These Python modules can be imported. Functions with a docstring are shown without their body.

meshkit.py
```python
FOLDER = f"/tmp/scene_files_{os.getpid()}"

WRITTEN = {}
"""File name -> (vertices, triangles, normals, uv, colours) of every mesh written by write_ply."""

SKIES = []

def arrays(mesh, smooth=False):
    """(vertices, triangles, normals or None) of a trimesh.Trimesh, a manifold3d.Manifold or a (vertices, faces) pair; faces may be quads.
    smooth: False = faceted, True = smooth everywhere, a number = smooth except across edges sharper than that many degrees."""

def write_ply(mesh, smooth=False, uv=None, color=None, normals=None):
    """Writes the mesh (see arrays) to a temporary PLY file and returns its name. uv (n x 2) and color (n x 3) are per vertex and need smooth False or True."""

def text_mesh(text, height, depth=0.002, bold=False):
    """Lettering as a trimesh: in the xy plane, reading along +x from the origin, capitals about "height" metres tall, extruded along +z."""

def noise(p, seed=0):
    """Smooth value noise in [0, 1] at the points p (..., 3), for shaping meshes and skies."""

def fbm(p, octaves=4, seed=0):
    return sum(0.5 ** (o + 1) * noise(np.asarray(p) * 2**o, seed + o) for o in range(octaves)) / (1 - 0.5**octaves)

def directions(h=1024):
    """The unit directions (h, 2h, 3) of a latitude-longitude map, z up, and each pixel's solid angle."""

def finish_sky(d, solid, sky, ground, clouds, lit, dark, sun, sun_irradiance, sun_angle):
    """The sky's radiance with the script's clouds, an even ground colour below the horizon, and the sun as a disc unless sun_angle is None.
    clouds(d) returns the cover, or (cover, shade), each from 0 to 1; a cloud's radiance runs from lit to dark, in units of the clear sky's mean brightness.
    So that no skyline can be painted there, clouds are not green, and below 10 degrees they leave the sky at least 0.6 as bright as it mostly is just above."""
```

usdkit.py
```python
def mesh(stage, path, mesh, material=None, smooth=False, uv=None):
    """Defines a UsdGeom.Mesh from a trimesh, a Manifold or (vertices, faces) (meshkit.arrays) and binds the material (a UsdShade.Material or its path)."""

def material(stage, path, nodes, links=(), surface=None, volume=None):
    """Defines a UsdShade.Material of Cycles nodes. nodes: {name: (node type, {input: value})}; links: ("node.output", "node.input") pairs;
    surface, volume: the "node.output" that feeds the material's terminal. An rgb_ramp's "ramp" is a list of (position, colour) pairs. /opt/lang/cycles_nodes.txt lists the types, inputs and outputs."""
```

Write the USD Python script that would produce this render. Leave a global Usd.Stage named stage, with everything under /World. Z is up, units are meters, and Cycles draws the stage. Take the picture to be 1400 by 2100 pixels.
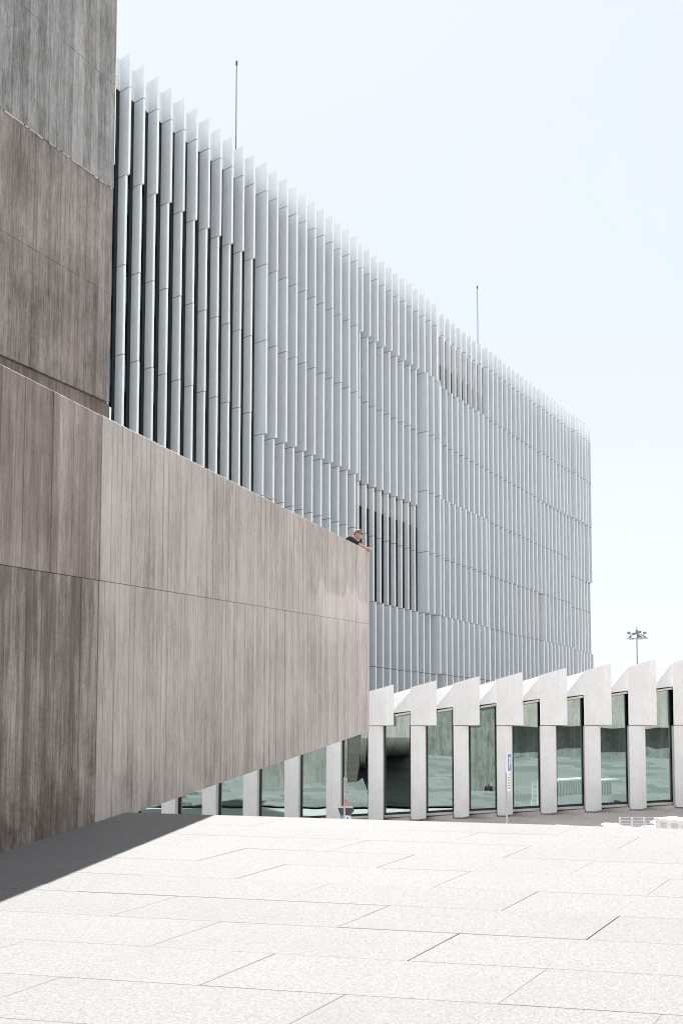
import math, random
import numpy as np
import trimesh
import manifold3d as m3
import meshkit, usdkit
from pxr import Usd, UsdGeom, UsdLux, UsdShade, Gf, Sdf

stage = Usd.Stage.CreateInMemory()
UsdGeom.SetStageUpAxis(stage, 'Z')
UsdGeom.SetStageMetersPerUnit(stage, 1.0)
world = UsdGeom.Xform.Define(stage, '/World')
stage.SetDefaultPrim(world.GetPrim())
random.seed(7)
rng = np.random.default_rng(7)

# ---------------------------------------------------------------- camera, sky, sun
EYE = 1.5
cam = UsdGeom.Camera.Define(stage, '/World/camera')
cam.AddTranslateOp().Set(Gf.Vec3d(0, 0, EYE))
cam.AddRotateXYZOp().Set(Gf.Vec3f(90 + math.degrees(math.atan(111 / 1816.0)), 0, 0))
FL = 50.0
PX = FL / 1816.0
cam.CreateFocalLengthAttr(FL)
cam.CreateHorizontalApertureAttr(1400 * PX)
cam.CreateVerticalApertureAttr(2100 * PX)
cam.CreateHorizontalApertureOffsetAttr(-40 * PX)
cam.CreateVerticalApertureOffsetAttr(361 * PX)
cam.CreateClippingRangeAttr(Gf.Vec2f(0.1, 20000))
cam.CreateExposureAttr(1.50)

SUN_AZ, SUN_EL = math.radians(-9.0), math.radians(60.0)
SKY_STRENGTH, SUN_INTENSITY = 0.05, 1.25
VEIL = (7.0, 7.3, 7.4)      # thin even high cloud
usdkit.material(stage, '/World/Looks/sky_look', {
    'sky': ('sky_texture', {'sky_type': 'single_scattering', 'sun_disc': False, 'sun_elevation': SUN_EL, 'sun_rotation': SUN_AZ, 'altitude': 20.0, 'air_density': 1.0, 'aerosol_density': 0.6, 'ozone_density': 1.0}),
    'tc': ('texture_coordinate', {}),
    'sep': ('separate_xyz', {}),
    'up': ('map_range', {'from_min': 0.0, 'from_max': 0.45, 'to_min': 0.97, 'to_max': 0.80, 'clamp': True}),
    'veil': ('mix', {'mix_type': 'mix', 'color2': VEIL}),
    'bg': ('background_shader', {'strength': SKY_STRENGTH}),
}, [('tc.generated', 'sep.vector'), ('sep.z', 'up.value'), ('up.result', 'veil.fac'), ('sky.color', 'veil.color1'), ('veil.color', 'bg.color')], surface='bg.background')
dome = UsdLux.DomeLight.Define(stage, '/World/sky')
UsdShade.MaterialBindingAPI.Apply(dome.GetPrim()).Bind(UsdShade.Material.Get(stage, '/World/Looks/sky_look'))
dome.GetPrim().SetCustomDataByKey('kind', 'structure')
sun = UsdLux.DistantLight.Define(stage, '/World/sun')
sun.CreateIntensityAttr(SUN_INTENSITY)
sun.CreateAngleAttr(0.5)
sun.CreateColorAttr(Gf.Vec3f(1.0, 0.975, 0.945))
sun.GetPrim().CreateAttribute('inputs:normalize', Sdf.ValueTypeNames.Bool).Set(True)
sun.AddRotateXYZOp().Set(Gf.Vec3f(-(90 - math.degrees(SUN_EL)), 0, -math.degrees(SUN_AZ)))

# ---------------------------------------------------------------- helpers: names, prims
_used = {}


def numbered(path):
    n = _used.get(path, -1) + 1
    _used[path] = n
    return path if n == 0 else '%s_%03d' % (path, n)


def tag(prim, label=None, category=None, group=None, kind=None):
    for k, v in (('label', label), ('category', category), ('group', group), ('kind', kind)):
        if v:
            prim.SetCustomDataByKey(k, v)
    return prim


def thing(name, loc, label=None, category=None, group=None, kind=None):
    x = UsdGeom.Xform.Define(stage, numbered('/World/' + name))
    x.AddTranslateOp().Set(Gf.Vec3d(*map(float, loc)))
    p = x.GetPrim()
    tag(p, label, category, group, kind)
    p.SetCustomDataByKey('label', label) if label else None
    ORIGIN[str(p.GetPath())] = np.asarray(loc, float)
    return p


ORIGIN = {}


def part(parent, name, mesh, mat, smooth=False, label=None, kind=None):
    """A mesh given in world coordinates as a child of a thing (or of a part of one)."""
    pp = str(parent.GetPath())
    o = ORIGIN.get(pp, np.zeros(3))
    if isinstance(mesh, MB):
        mesh = mesh.get()
    if hasattr(mesh, 'to_mesh'):
        mm = mesh.to_mesh()
        mesh = (np.array(mm.vert_properties[:, :3]), np.array(mm.tri_verts))
    if isinstance(mesh, trimesh.Trimesh):
        mesh = (np.array(mesh.vertices), np.array(mesh.faces))
    v, f = mesh
    path = numbered(pp + '/' + name)
    prim = usdkit.mesh(stage, path, (np.asarray(v, float) - o, f), mat, smooth).GetPrim()
    ORIGIN[path] = o
    return tag(prim, label, None, None, kind)


class MB:
    """Collects closed pieces into one mesh."""

    def __init__(self):
        self.v, self.f, self.n = [], [], 0

    def add(self, v, f):
        v = np.asarray(v, float)
        f = np.asarray(f, int)
        if f.shape[1] == 4:
            f = np.vstack([f[:, [0, 1, 2]], f[:, [0, 2, 3]]])
        self.v.append(v)
        self.f.append(f + self.n)
        self.n += len(v)
        return self

    def tm(self, t):
        return self.add(t.vertices, t.faces)

    def prism(self, plan, z0, z1):
        """plan: n points (x, y) counter-clockwise; z0, z1 numbers or one value per point."""
        n = len(plan)
        z0 = np.broadcast_to(z0, n)
        z1 = np.broadcast_to(z1, n)
        v = [(p[0], p[1], z0[i]) for i, p in enumerate(plan)] + [(p[0], p[1], z1[i]) for i, p in enumerate(plan)]
        a = 0.5 * sum(plan[i][0] * plan[(i + 1) % n][1] - plan[(i + 1) % n][0] * plan[i][1] for i in range(n))
        t = []
        ear = trimesh.creation.triangulate_polygon(__import__('shapely.geometry').geometry.Polygon(plan), engine='earcut')
        pv, pf = ear
        idx = [int(np.argmin([(q[0] - w[0]) ** 2 + (q[1] - w[1]) ** 2 for w in plan])) for q in pv]
        for tri in pf:
            i, j, k = (idx[x] for x in tri)
            area = (plan[j][0] - plan[i][0]) * (plan[k][1] - plan[i][1]) - (plan[k][0] - plan[i][0]) * (plan[j][1] - plan[i][1])
            if area < 0:
                j, k = k, j
            t.append((i + n, j + n, k + n))
            t.append((i, k, j))
        for i in range(n):
            j = (i + 1) % n
            if a > 0:
                t += [(i, j, j + n), (i, j + n, i + n)]
            else:
                t += [(j, i, i + n), (j, i + n, j + n)]
        return self.add(v, t)

    def box(self, c, d, rz=0.0):
        """centre, full size, turn about z (radians)"""
        b = trimesh.creation.box(d)
        R = trimesh.transformations.rotation_matrix(rz, [0, 0, 1])
        b.apply_transform(R)
        b.apply_translation(c)
        return self.tm(b)

    def hexa(self, bottom, top):
        """eight corners: four below and four above, same order"""
        v = list(bottom) + list(top)
        f = [(0, 3, 2, 1), (4, 5, 6, 7), (0, 1, 5, 4), (1, 2, 6, 5), (2, 3, 7, 6), (3, 0, 4, 7)]
        a = np.cross(np.subtract(v[1], v[0]), np.subtract(v[3], v[0])).dot(np.subtract(v[4], v[0]))
        if a < 0:
            f = [q[::-1] for q in f]
        return self.add(v, f)

    def cyl(self, a, b, r, sections=12, r2=None):
        a, b = np.asarray(a, float), np.asarray(b, float)
        d = b - a
        L = np.linalg.norm(d)
        d = d / L
        h = np.array([1.0, 0, 0]) if abs(d[0]) < .9 else np.array([0, 1.0, 0])
        e1 = np.cross(d, h)
        e1 /= np.linalg.norm(e1)
        e2 = np.cross(d, e1)
        r2 = r if r2 is None else r2
        ang = np.arange(sections) * 2 * np.pi / sections
        ring = np.outer(np.cos(ang), e1) + np.outer(np.sin(ang), e2)
        v = np.vstack([a + ring * r, b + ring * r2, [a], [b]])
        f = []
        n = sections
        for i in range(n):
            j = (i + 1) % n
            f += [(i, j, n + j), (i, n + j, n + i), (2 * n, j, i), (2 * n + 1, n + i, n + j)]
        return self.add(v, f)

    def get(self):
        return np.vstack(self.v), np.vstack(self.f)


# ---------------------------------------------------------------- helpers: materials
class Ref(str):
    pass


class NG:
    def __init__(self):
        self.nodes, self.links, self.k = {}, [], 0

    def n(self, kind, out=None, **inp):
        name = 'n%d' % self.k
        self.k += 1
        plain = {}
        for a, b in inp.items():
            if isinstance(b, Ref):
                self.links.append((str(b), name + '.' + a))
            else:
                plain[a] = b
        self.nodes[name] = (kind, plain)
        return Ref(name + '.' + (out or {'math': 'value', 'vector_math': 'vector', 'noise_texture': 'fac', 'mix': 'color', 'rgb_ramp': 'color', 'white_noise_texture': 'value', 'combine_xyz': 'vector', 'bump': 'normal', 'principled_bsdf': 'BSDF', 'geometry': 'position', 'map_range': 'result', 'object_info': 'random', 'voronoi_texture': 'distance', 'glossy_bsdf': 'BSDF', 'transparent_bsdf': 'BSDF', 'mix_closure': 'closure', 'fresnel': 'fac', 'diffuse_bsdf': 'BSDF', 'translucent_bsdf': 'BSDF', 'emission': 'emission'}[kind]))

    def m(self, op, a, b=0.0, c=0.0, clamp=False):
        return self.n('math', math_type=op, value1=a, value2=b, value3=c, use_clamp=clamp)

    def dot(self, vec, d):
        return self.n('vector_math', 'value', math_type='dot_product', vector1=vec, vector2=tuple(map(float, d)))

    def xyz(self, x, y, z):
        return self.n('combine_xyz', x=x, y=y, z=z)

    def noise(self, vec, scale=1.0, detail=3.0, rough=.55):
        return self.n('noise_texture', vector=vec, scale=scale, detail=detail, roughness=rough)

    def remap(self, v, a, b, c=0.0, d=1.0):
        return self.n('map_range', value=v, from_min=a, from_max=b, to_min=c, to_max=d, clamp=True)

    def mix(self, fac, a, b, mode='mix'):
        return self.n('mix', mix_type=mode, fac=fac, color1=a, color2=b)

    def make(self, name, surface):
        return usdkit.material(stage, '/World/Looks/' + name, self.nodes, self.links, surface=str(surface))


def simple(name, col, rough=.5, metallic=0.0, spec=.5, noise_amt=.0, scale=6.0):
    g = NG()
    base = tuple(col)
    if noise_amt:
        p = g.n('geometry')
        nz = g.noise(p, scale, 4)
        base = g.mix(nz, tuple(c * (1 - noise_amt) for c in col), tuple(min(1, c * (1 + noise_amt)) for c in col))
    return g.make(name, g.n('principled_bsdf', base_color=base, roughness=rough, metallic=metallic, specular_ior_level=spec))


def board_concrete(name, u, light, mid, dark, bw=.105, rust=.3, contrast=1.0, zscale=1.0, scallop=False, seed=0.0, moss=0.0, wide_w=.20, moss_top=1.55, sfreq=22.0):
    """Concrete cast against rough sawn boards, the boards' print running upwards. u: unit direction along the wall."""
    g = NG()
    p = g.n('geometry')
    s = g.dot(p, u)
    s = g.m('add', s, seed)
    z = g.dot(p, (0, 0, 1))
    # slightly uneven board widths
    warp = g.noise(g.xyz(g.m('multiply', s, 3.1), 0.0, 0.0), 1.0, 1)
    sw = g.m('add', g.m('divide', s, bw), g.m('multiply', warp, 1.6))
    cell = g.m('floor', sw)
    fr = g.m('fraction', sw)
    wn = g.n('white_noise_texture', dimensions='1D', w=cell)
    wn2 = g.n('white_noise_texture', dimensions='1D', w=g.m('add', cell, 31.7))
    lift = g.m('floor', g.m('divide', g.m('add', z, g.m('multiply', wn, 0.0)), 1.65))
    fine = g.noise(g.xyz(g.m('multiply', s, sfreq * 1.9), wn, g.m('multiply', z, 3.2 * zscale)), 1.0, 5, .72)
    streak = g.noise(g.xyz(g.m('multiply', s, sfreq), wn2, g.m('multiply', z, 1.1 * zscale)), 1.0, 5, .68)
    wide = g.noise(g.xyz(g.m('multiply', s, 5.0), 3.3, g.m('multiply', z, .28 * zscale)), 1.0, 4, .6)
    blot = g.noise(g.xyz(g.m('multiply', s, .9), 7.7, g.m('multiply', z, .7)), 1.0, 5, .6)
    grain = g.noise(g.xyz(g.m('multiply', s, 60.0), 1.1, g.m('multiply', z, 24.0)), 1.0, 4, .8)
    knots = g.noise(g.xyz(g.m('multiply', s, 30.0), 5.1, g.m('multiply', z, 7.0)), 1.0, 3, .7)
    t = g.m('multiply_add', fine, .46, g.m('multiply', wn, .11))
    t = g.m('multiply_add', streak, .40, t)
    t = g.m('multiply_add', wide, wide_w, t)
    t = g.m('multiply_add', blot, .44, t)
    clump = g.noise(g.xyz(g.m('multiply', s, 7.0), 4.4, g.m('multiply', z, 2.6)), 1.0, 6, .8)
    t = g.m('multiply_add', clump, .30, t)
    t = g.m('multiply_add', grain, .30, t)
    c0 = .23 + .055 + .20 + wide_w / 2 + .22 + .15 + .15
    w = .245 / contrast
    f = g.remap(t, c0 - w, c0 + w)
    col = g.n('rgb_ramp', fac=f, ramp=[(0.0, dark), (.5, mid), (1.0, light)])
    # grooves between boards, stronger here and there
    edge = g.m('minimum', fr, g.m('subtract', 1.0, fr))
    gro = g.remap(edge, .03, .13, 1.0, 0.0)
    gro = g.m('multiply', gro, g.remap(wn2, .45, 1.0, .03, .44))
    col = g.mix(gro, col, tuple(c * .55 for c in dark))
    # small dark pits
    pit = g.remap(knots, .655, .72)
    col = g.mix(g.m('multiply', pit, .7), col, tuple(c * .5 for c in dark))
    pale = g.remap(g.noise(g.xyz(g.m('multiply', s, 17.0), 9.0, g.m('multiply', z, 1.1)), 1.0, 3, .6), .66, .76)
    col = g.mix(g.m('multiply', pale, .35), col, tuple(min(1, c * 1.25) for c in light))
    if rust:
        r = g.remap(g.noise(g.xyz(g.m('multiply', s, 4.0), 2.0, g.m('multiply', z, .18)), 1.0, 3, .55), .60, .72)
        col = g.mix(g.m('multiply', r, rust), col, (.30, .20, .145))
    if moss:
        mz = g.remap(z, .6, moss_top, 1.0, 0.0)
        mn = g.remap(g.noise(g.xyz(g.m('multiply', s, 5.0), 2.5, g.m('multiply', z, 3.0)), 1.0, 6, .75), .47, .68)
        col = g.mix(g.m('multiply', g.m('multiply', mz, mn), moss), col, (.045, .036, .027))
    if scallop:
        wav = g.noise(g.xyz(g.m('multiply', s, 2.1), 0.5, 0.0), 1.0, 0, .5)
        line = g.m('add', g.m('multiply_add', wav, .9, 4.57 - .45 - 18.6 * .092), g.m('multiply', s, .092))
        below = g.remap(g.m('subtract', line, z), 0.0, .09)
        low = g.remap(g.m('subtract', line, z), 1.0, .35)
        rng_ = g.m('multiply', g.remap(s, scallop[0], scallop[0] + .35), g.remap(s, scallop[1] - .1, scallop[1], 1.0, 0.0))
        msk = g.m('multiply', g.m('multiply', below, low), rng_)
        col = g.mix(g.m('multiply', msk, .30), col, tuple(min(1, c * 1.3) for c in light))
    hgt = g.m('multiply_add', fine, .5, g.m('multiply_add', wn, .9, g.m('multiply', gro, -1.4)))
    hgt = g.m('multiply_add', grain, .35, hgt)
    bump = g.n('bump', height=hgt, strength=.55, distance=.006)
    return g.make(name, g.n('principled_bsdf', base_color=col, roughness=.88, specular_ior_level=.25, normal=bump))


def pale_concrete(name, col, stain=.12, warm=(1, 1, 1), rand=.05, u=(1, 0, 0), streak=.10):
    """Smooth precast concrete with faint clouds, pores and drip marks; each piece a little different."""
    g = NG()
    p = g.n('geometry')
    s = g.dot(p, u)
    s2 = g.dot(p, (-u[1], u[0], 0))
    z = g.dot(p, (0, 0, 1))
    rnd = g.n('object_info')
    cl = g.noise(p, 1.7, 5, .6)
    cl2 = g.noise(p, 9.0, 4, .65)
    drip = g.noise(g.xyz(g.m('multiply', s, 14.0), g.m('multiply', s2, 14.0), g.m('multiply', z, .5)), 1.0, 4, .6)
    a = tuple(min(1, c * (1 + stain * .6)) for c in col)
    b = tuple(c * (1 - stain) for c in col)
    f = g.m('multiply_add', cl, .6, g.m('multiply', cl2, .4))
    c = g.mix(g.remap(f, .32, .68), b, a)
    c = g.mix(g.m('multiply', g.remap(drip, .52, .75), streak * 2.2), c, tuple(x * .55 for x in col))
    v = g.remap(rnd, 0, 1, 1 - rand, 1 + rand)
    c = g.n('mix', mix_type='multiply', fac=1.0, color1=c, color2=g.xyz(v, v, v))
    pores = g.remap(g.noise(p, 55.0, 2, .5), .70, .75)
    c = g.mix(g.m('multiply', pores, .22), c, tuple(x * .45 for x in col))
    bump = g.n('bump', height=g.m('multiply_add', cl2, .6, g.noise(p, 60.0, 3, .6)), strength=.18, distance=.004)
    return g.make(name, g.n('principled_bsdf', base_color=c, roughness=.72, specular_ior_level=.3, normal=bump))


def granite(name, col, rand=.06, coarse=1.0):
    g = NG()
    p = g.n('geometry')
    rnd = g.n('object_info')
    sp = g.noise(p, 70.0 * coarse, 4, .85)
    sp2 = g.noise(p, 46.0 * coarse, 4, .7)
    cl = g.noise(p, 1.3, 5, .6)
    c = g.mix(g.remap(sp, .30, .66), tuple(x * .60 for x in col), tuple(min(1, x * 1.22) for x in col))
    c = g.mix(g.m('multiply', g.remap(sp2, .54, .72), .55), c, tuple(x * .60 for x in col))
    c = g.mix(g.m('multiply', g.remap(cl, .5, .75), .35), c, tuple(x * .78 for x in col))
    dots = g.remap(g.noise(p, 31.0, 2, .6), .765, .80)
    c = g.mix(g.m('multiply', dots, .6), c, (.07, .055, .05))
    v = g.remap(rnd, 0, 1, 1 - rand, 1 + rand)
    c = g.n('mix', mix_type='multiply', fac=1.0, color1=c, color2=g.xyz(v, v, v))
    bump = g.n('bump', height=g.m('add', sp, sp2), strength=.5, distance=.006)
    return g.make(name, g.n('principled_bsdf', base_color=c, roughness=.8, specular_ior_level=.3, normal=bump))


def pane_glass(name, tint, refl, ior=1.9, wob=.0, gloss_col=(1, 1, 1), wscale=.9):
    """A coated pane: it mirrors part of the light and lets a tinted rest through."""
    g = NG()
    p = g.n('geometry')
    kw = {}
    if wob:
        nz = g.noise(g.n('vector_math', math_type='multiply', vector1=p, vector2=(wscale, wscale, wscale * .6)), 1.0, 1, .4)
        kw['normal'] = g.n('bump', height=nz, strength=1.0, distance=wob)
    gl = g.n('glossy_bsdf', color=gloss_col, roughness=0.0, **kw)
    tr = g.n('transparent_bsdf', color=tint)
    fr = g.m('maximum', g.n('fresnel', IOR=ior), refl)
    return g.make(name, g.n('mix_closure', fac=fr, closure1=tr, closure2=gl))


WALLDIR = np.array([.24766, 1.0, 0]) / math.hypot(.24766, 1.0)
WALLOUT = np.array([WALLDIR[1], -WALLDIR[0], 0])
TOWDIR = np.array([.581, 1.0, 0]) / math.hypot(.581, 1.0)
TOWOUT = np.array([TOWDIR[1], -TOWDIR[0], 0])
FU = np.array([0.56780925, 0.82316016, 0.0])
FN = np.array([0.82316016, -0.56780925, 0.0])
PU = np.array([.99462253, -.10356649, 0])
PN = np.array([-.10356649, -.99462253, 0])

M_wall_light = board_concrete('ramp_concrete_pale', WALLDIR, (.54, .485, .455), (.395, .347, .324), (.19, .16, .143), contrast=1.0, rust=.12, scallop=(14.7, 18.78), moss=.5)
M_wall_dark = board_concrete('ramp_concrete_brown', WALLDIR, (.36, .31, .28), (.165, .135, .118), (.08, .062, .053), contrast=1.15, rust=.12, zscale=.7, seed=20.0, moss=.9, wide_w=.5, moss_top=2.4)
M_wall_dark2 = board_concrete('ramp_concrete_umber', WALLDIR, (.43, .375, .345), (.255, .212, .19), (.13, .103, .09), contrast=1.1, rust=.15, zscale=.8, seed=33.0, wide_w=.45)
M_wall_end = board_concrete('ramp_concrete_end', WALLOUT, (.52, .47, .44), (.40, .35, .33), (.23, .19, .17))
M_cap = simple('ramp_cap_concrete', (.39, .36, .34), .85, noise_amt=.2, scale=20)
M_tower_up = board_concrete('tower_concrete_grey', TOWDIR, (.42, .41, .405), (.25, .245, .24), (.10, .096, .093), bw=.075, contrast=1.2, sfreq=30.0, rust=.10, seed=5.0, zscale=1.6)
M_tower_low = board_concrete('tower_concrete_warm', TOWDIR, (.34, .305, .285), (.20, .178, .165), (.08, .069, .062), bw=.075, contrast=1.2, sfreq=30.0, rust=.35, seed=9.0, zscale=1.5)
M_tower_base = board_concrete('tower_base_concrete', TOWDIR, (.26, .225, .205), (.145, .122, .11), (.06, .05, .045), bw=.075, contrast=1.1, sfreq=30.0, seed=14.0)
M_tower_side = board_concrete('tower_concrete_side', TOWOUT, (.45, .43, .41), (.32, .30, .285), (.16, .145, .135), bw=.055, rust=.1)
M_fin = pale_concrete('fin_concrete', (.645, .675, .70), stain=.08, rand=.035, u=FU, streak=.07)
M_block = pale_concrete('pavilion_concrete', (.69, .68, .678), stain=.10, rand=.02, u=PU, streak=.05)
M_plinth = pale_concrete('plinth_concrete', (.54, .485, .455), stain=.15, rand=.06, u=PU, streak=.12)
M_joint = simple('joint_seal', (.10, .09, .085), .9)
M_infill = pale_concrete('infill_concrete', (.34, .34, .345), stain=.12, rand=.03, u=FU)
M_dim = simple('recess_cladding', (.10, .115, .125), .6, noise_amt=.15)
M_slab = granite('paving_granite', (.193, .191, .191), rand=.025)
M_slab_b = granite('paving_granite_dark', (.150, .149, .149))
M_slab_c = granite('paving_granite_pale', (.215, .213, .21))
M_ground = granite('street_paving', (.45, .44, .43), coarse=.4)
def joint_fill(name):
    g = NG()
    p = g.n('geometry')
    a = g.remap(g.noise(p, 2.3, 4, .65), .42, .58)
    b = g.remap(g.noise(p, 22.0, 4, .7), .35, .6)
    c = g.mix(g.m('multiply', a, b), (.15, .14, .135), (.035, .018, .014))
    return g.make(name, g.n('principled_bsdf', base_color=c, roughness=.95, specular_ior_level=.1))


M_soil = joint_fill('joint_soil')
M_dkframe = simple('dark_frame', (.012, .016, .018), .35, metallic=.2)
M_grey = simple('grey_steel', (.36, .37, .38), .4, metallic=.6)
M_lampsteel = simple('lamp_steel', (.16, .20, .21), .5, metallic=.3)
M_rod = simple('rod_steel', (.07, .12, .12), .5, metallic=.3)
M_black = simple('black_plastic', (.02, .02, .022), .4)
M_blue = simple('sign_blue', (.11, .25, .42), .4)
M_white = simple('sign_white', (.78, .78, .77), .45)
M_red = simple('sign_red', (.5, .12, .11), .5)
M_ink = simple('sign_ink', (.06, .06, .065), .5)
M_mesh = simple('fence_wire', (.62, .63, .65), .5, metallic=.2)
M_skin = simple('skin', (.43, .26, .20), .5, noise_amt=.08, scale=30)
M_hair = simple('short_hair', (.16, .10, .075), .7, noise_amt=.3, scale=120)
M_shirt = simple('black_shirt', (.012, .012, .014), .85, noise_amt=.3, scale=60)
M_trousers = simple('dark_trousers', (.03, .033, .045), .85)
M_interior = simple('interior_dark', (.035, .04, .04), .8, noise_amt=.3, scale=1.0)
M_intfloor = simple('interior_floor', (.09, .10, .10), .45)
M_glass_dark = pane_glass('office_glass', (.10, .14, .15), .03, ior=1.35)
M_glass_teal = simple('office_spandrel_glass', (.030, .070, .080), .12)
M_glass_pav = pane_glass('pavilion_glass', (.20, .34, .31), .56, ior=1.5, wob=.0055, gloss_col=(.62, .80, .76))
M_glass_flat = pane_glass('pavilion_glass_flat', (.20, .34, .31), .56, ior=1.5, gloss_col=(.62, .80, .76))
M_emit_in = simple('interior_white', (.7, .7, .68), .6)

# ---------------------------------------------------------------- ground
RD = np.array([math.cos(math.radians(-9.5)), math.sin(math.radians(-9.5))])     # along the paving rows
RN = np.array([-RD[1], RD[0]])                                                  # across the rows
SK = 1 / math.tan(math.radians(65.0))                                           # the slabs are skewed
RIDGE = 8.52
SLOPE = .087


def gz(x, y):
    r = x * RN[0] + y * RN[1]
    if r <= RIDGE:
        return SLOPE * y
    yr = y - (r - RIDGE) / RN[1]
    z0 = SLOPE * yr
    t = min(1.0, (r - RIDGE) / 8.5)
    return z0 + (-1.58 - z0) * t


def rt(r, t):
    return RD * t + RN * r


# the far street level, one sheet to the horizon
mb = MB()
mb.add([(-3000, -3000, -1.72), (3000, -3000, -1.72), (3000, 3000, -1.72), (-3000, 3000, -1.72)], [(0, 1, 2, 3)])
gp = usdkit.mesh(stage, '/World/ground', mb.get(), M_ground).GetPrim()
tag(gp, 'pale paved ground stretching away around the buildings', 'ground', kind='structure')

plaza = thing('plaza', (0, 0, 0), 'sloping plaza of skewed pale granite slabs', 'plaza', kind='structure')
bed = MB()
rr_ = sorted(set([-19.0 + 1.0 * i for i in range(28)] + [RIDGE, RIDGE + 4.0, RIDGE + 8.4]))
tt_ = [-16 + 3.0 * i for i in range(15)]
bv = [(*rt(r, t), gz(*rt(r, t)) - (.0045 if RIDGE - 12 < r <= RIDGE else .03)) for r in rr_ for t in tt_]
nt_ = len(tt_)
bed.add(bv, [(i * nt_ + j, i * nt_ + j + 1, (i + 1) * nt_ + j + 1, (i + 1) * nt_ + j) for i in range(len(rr_) - 1) for j in range(nt_ - 1)])
part(plaza, 'joint_bed', bed, M_soil)


def slab_piece(r0, r1, t0, t1, gap_r, gap_t, dz, tilt, out):
    """one skewed slab; t measured at the row's near edge"""
    h = r1 - r0
    c = [(r0 + gap_r[0], t0 + gap_t[0]), (r0 + gap_r[0], t1 - gap_t[1]), (r1 - gap_r[1], t1 + h * SK - gap_t[1]), (r1 - gap_r[1], t0 + h * SK + gap_t[0])]
    P = [rt(*x) for x in c]
    top = [(p[0], p[1], gz(p[0], p[1]) + dz + tilt[i]) for i, p in enumerate(P)]
    ch = .0022
    P2 = []
    cx = sum(p[0] for p in P) / 4
    cy = sum(p[1] for p in P) / 4
    for p in P:
        d = np.array([cx - p[0], cy - p[1]])
        d = d / np.linalg.norm(d) * ch * 1.4
        P2.append(p + d)
    low = [(t[0], t[1], t[2] - .05) for t in top]
    mid = [(t[0], t[1], t[2] - ch * .6) for t in top]
    up = [(P2[i][0], P2[i][1], top[i][2]) for i in range(4)]
    v = low + mid + up
    f = [(8, 9, 10, 11)]
    for a in range(4):
        b = (a + 1) % 4
        f += [(a, b, 4 + b, 4 + a), (4 + a, 4 + b, 8 + b, 8 + a)]
    out.add(v, f)


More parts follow.
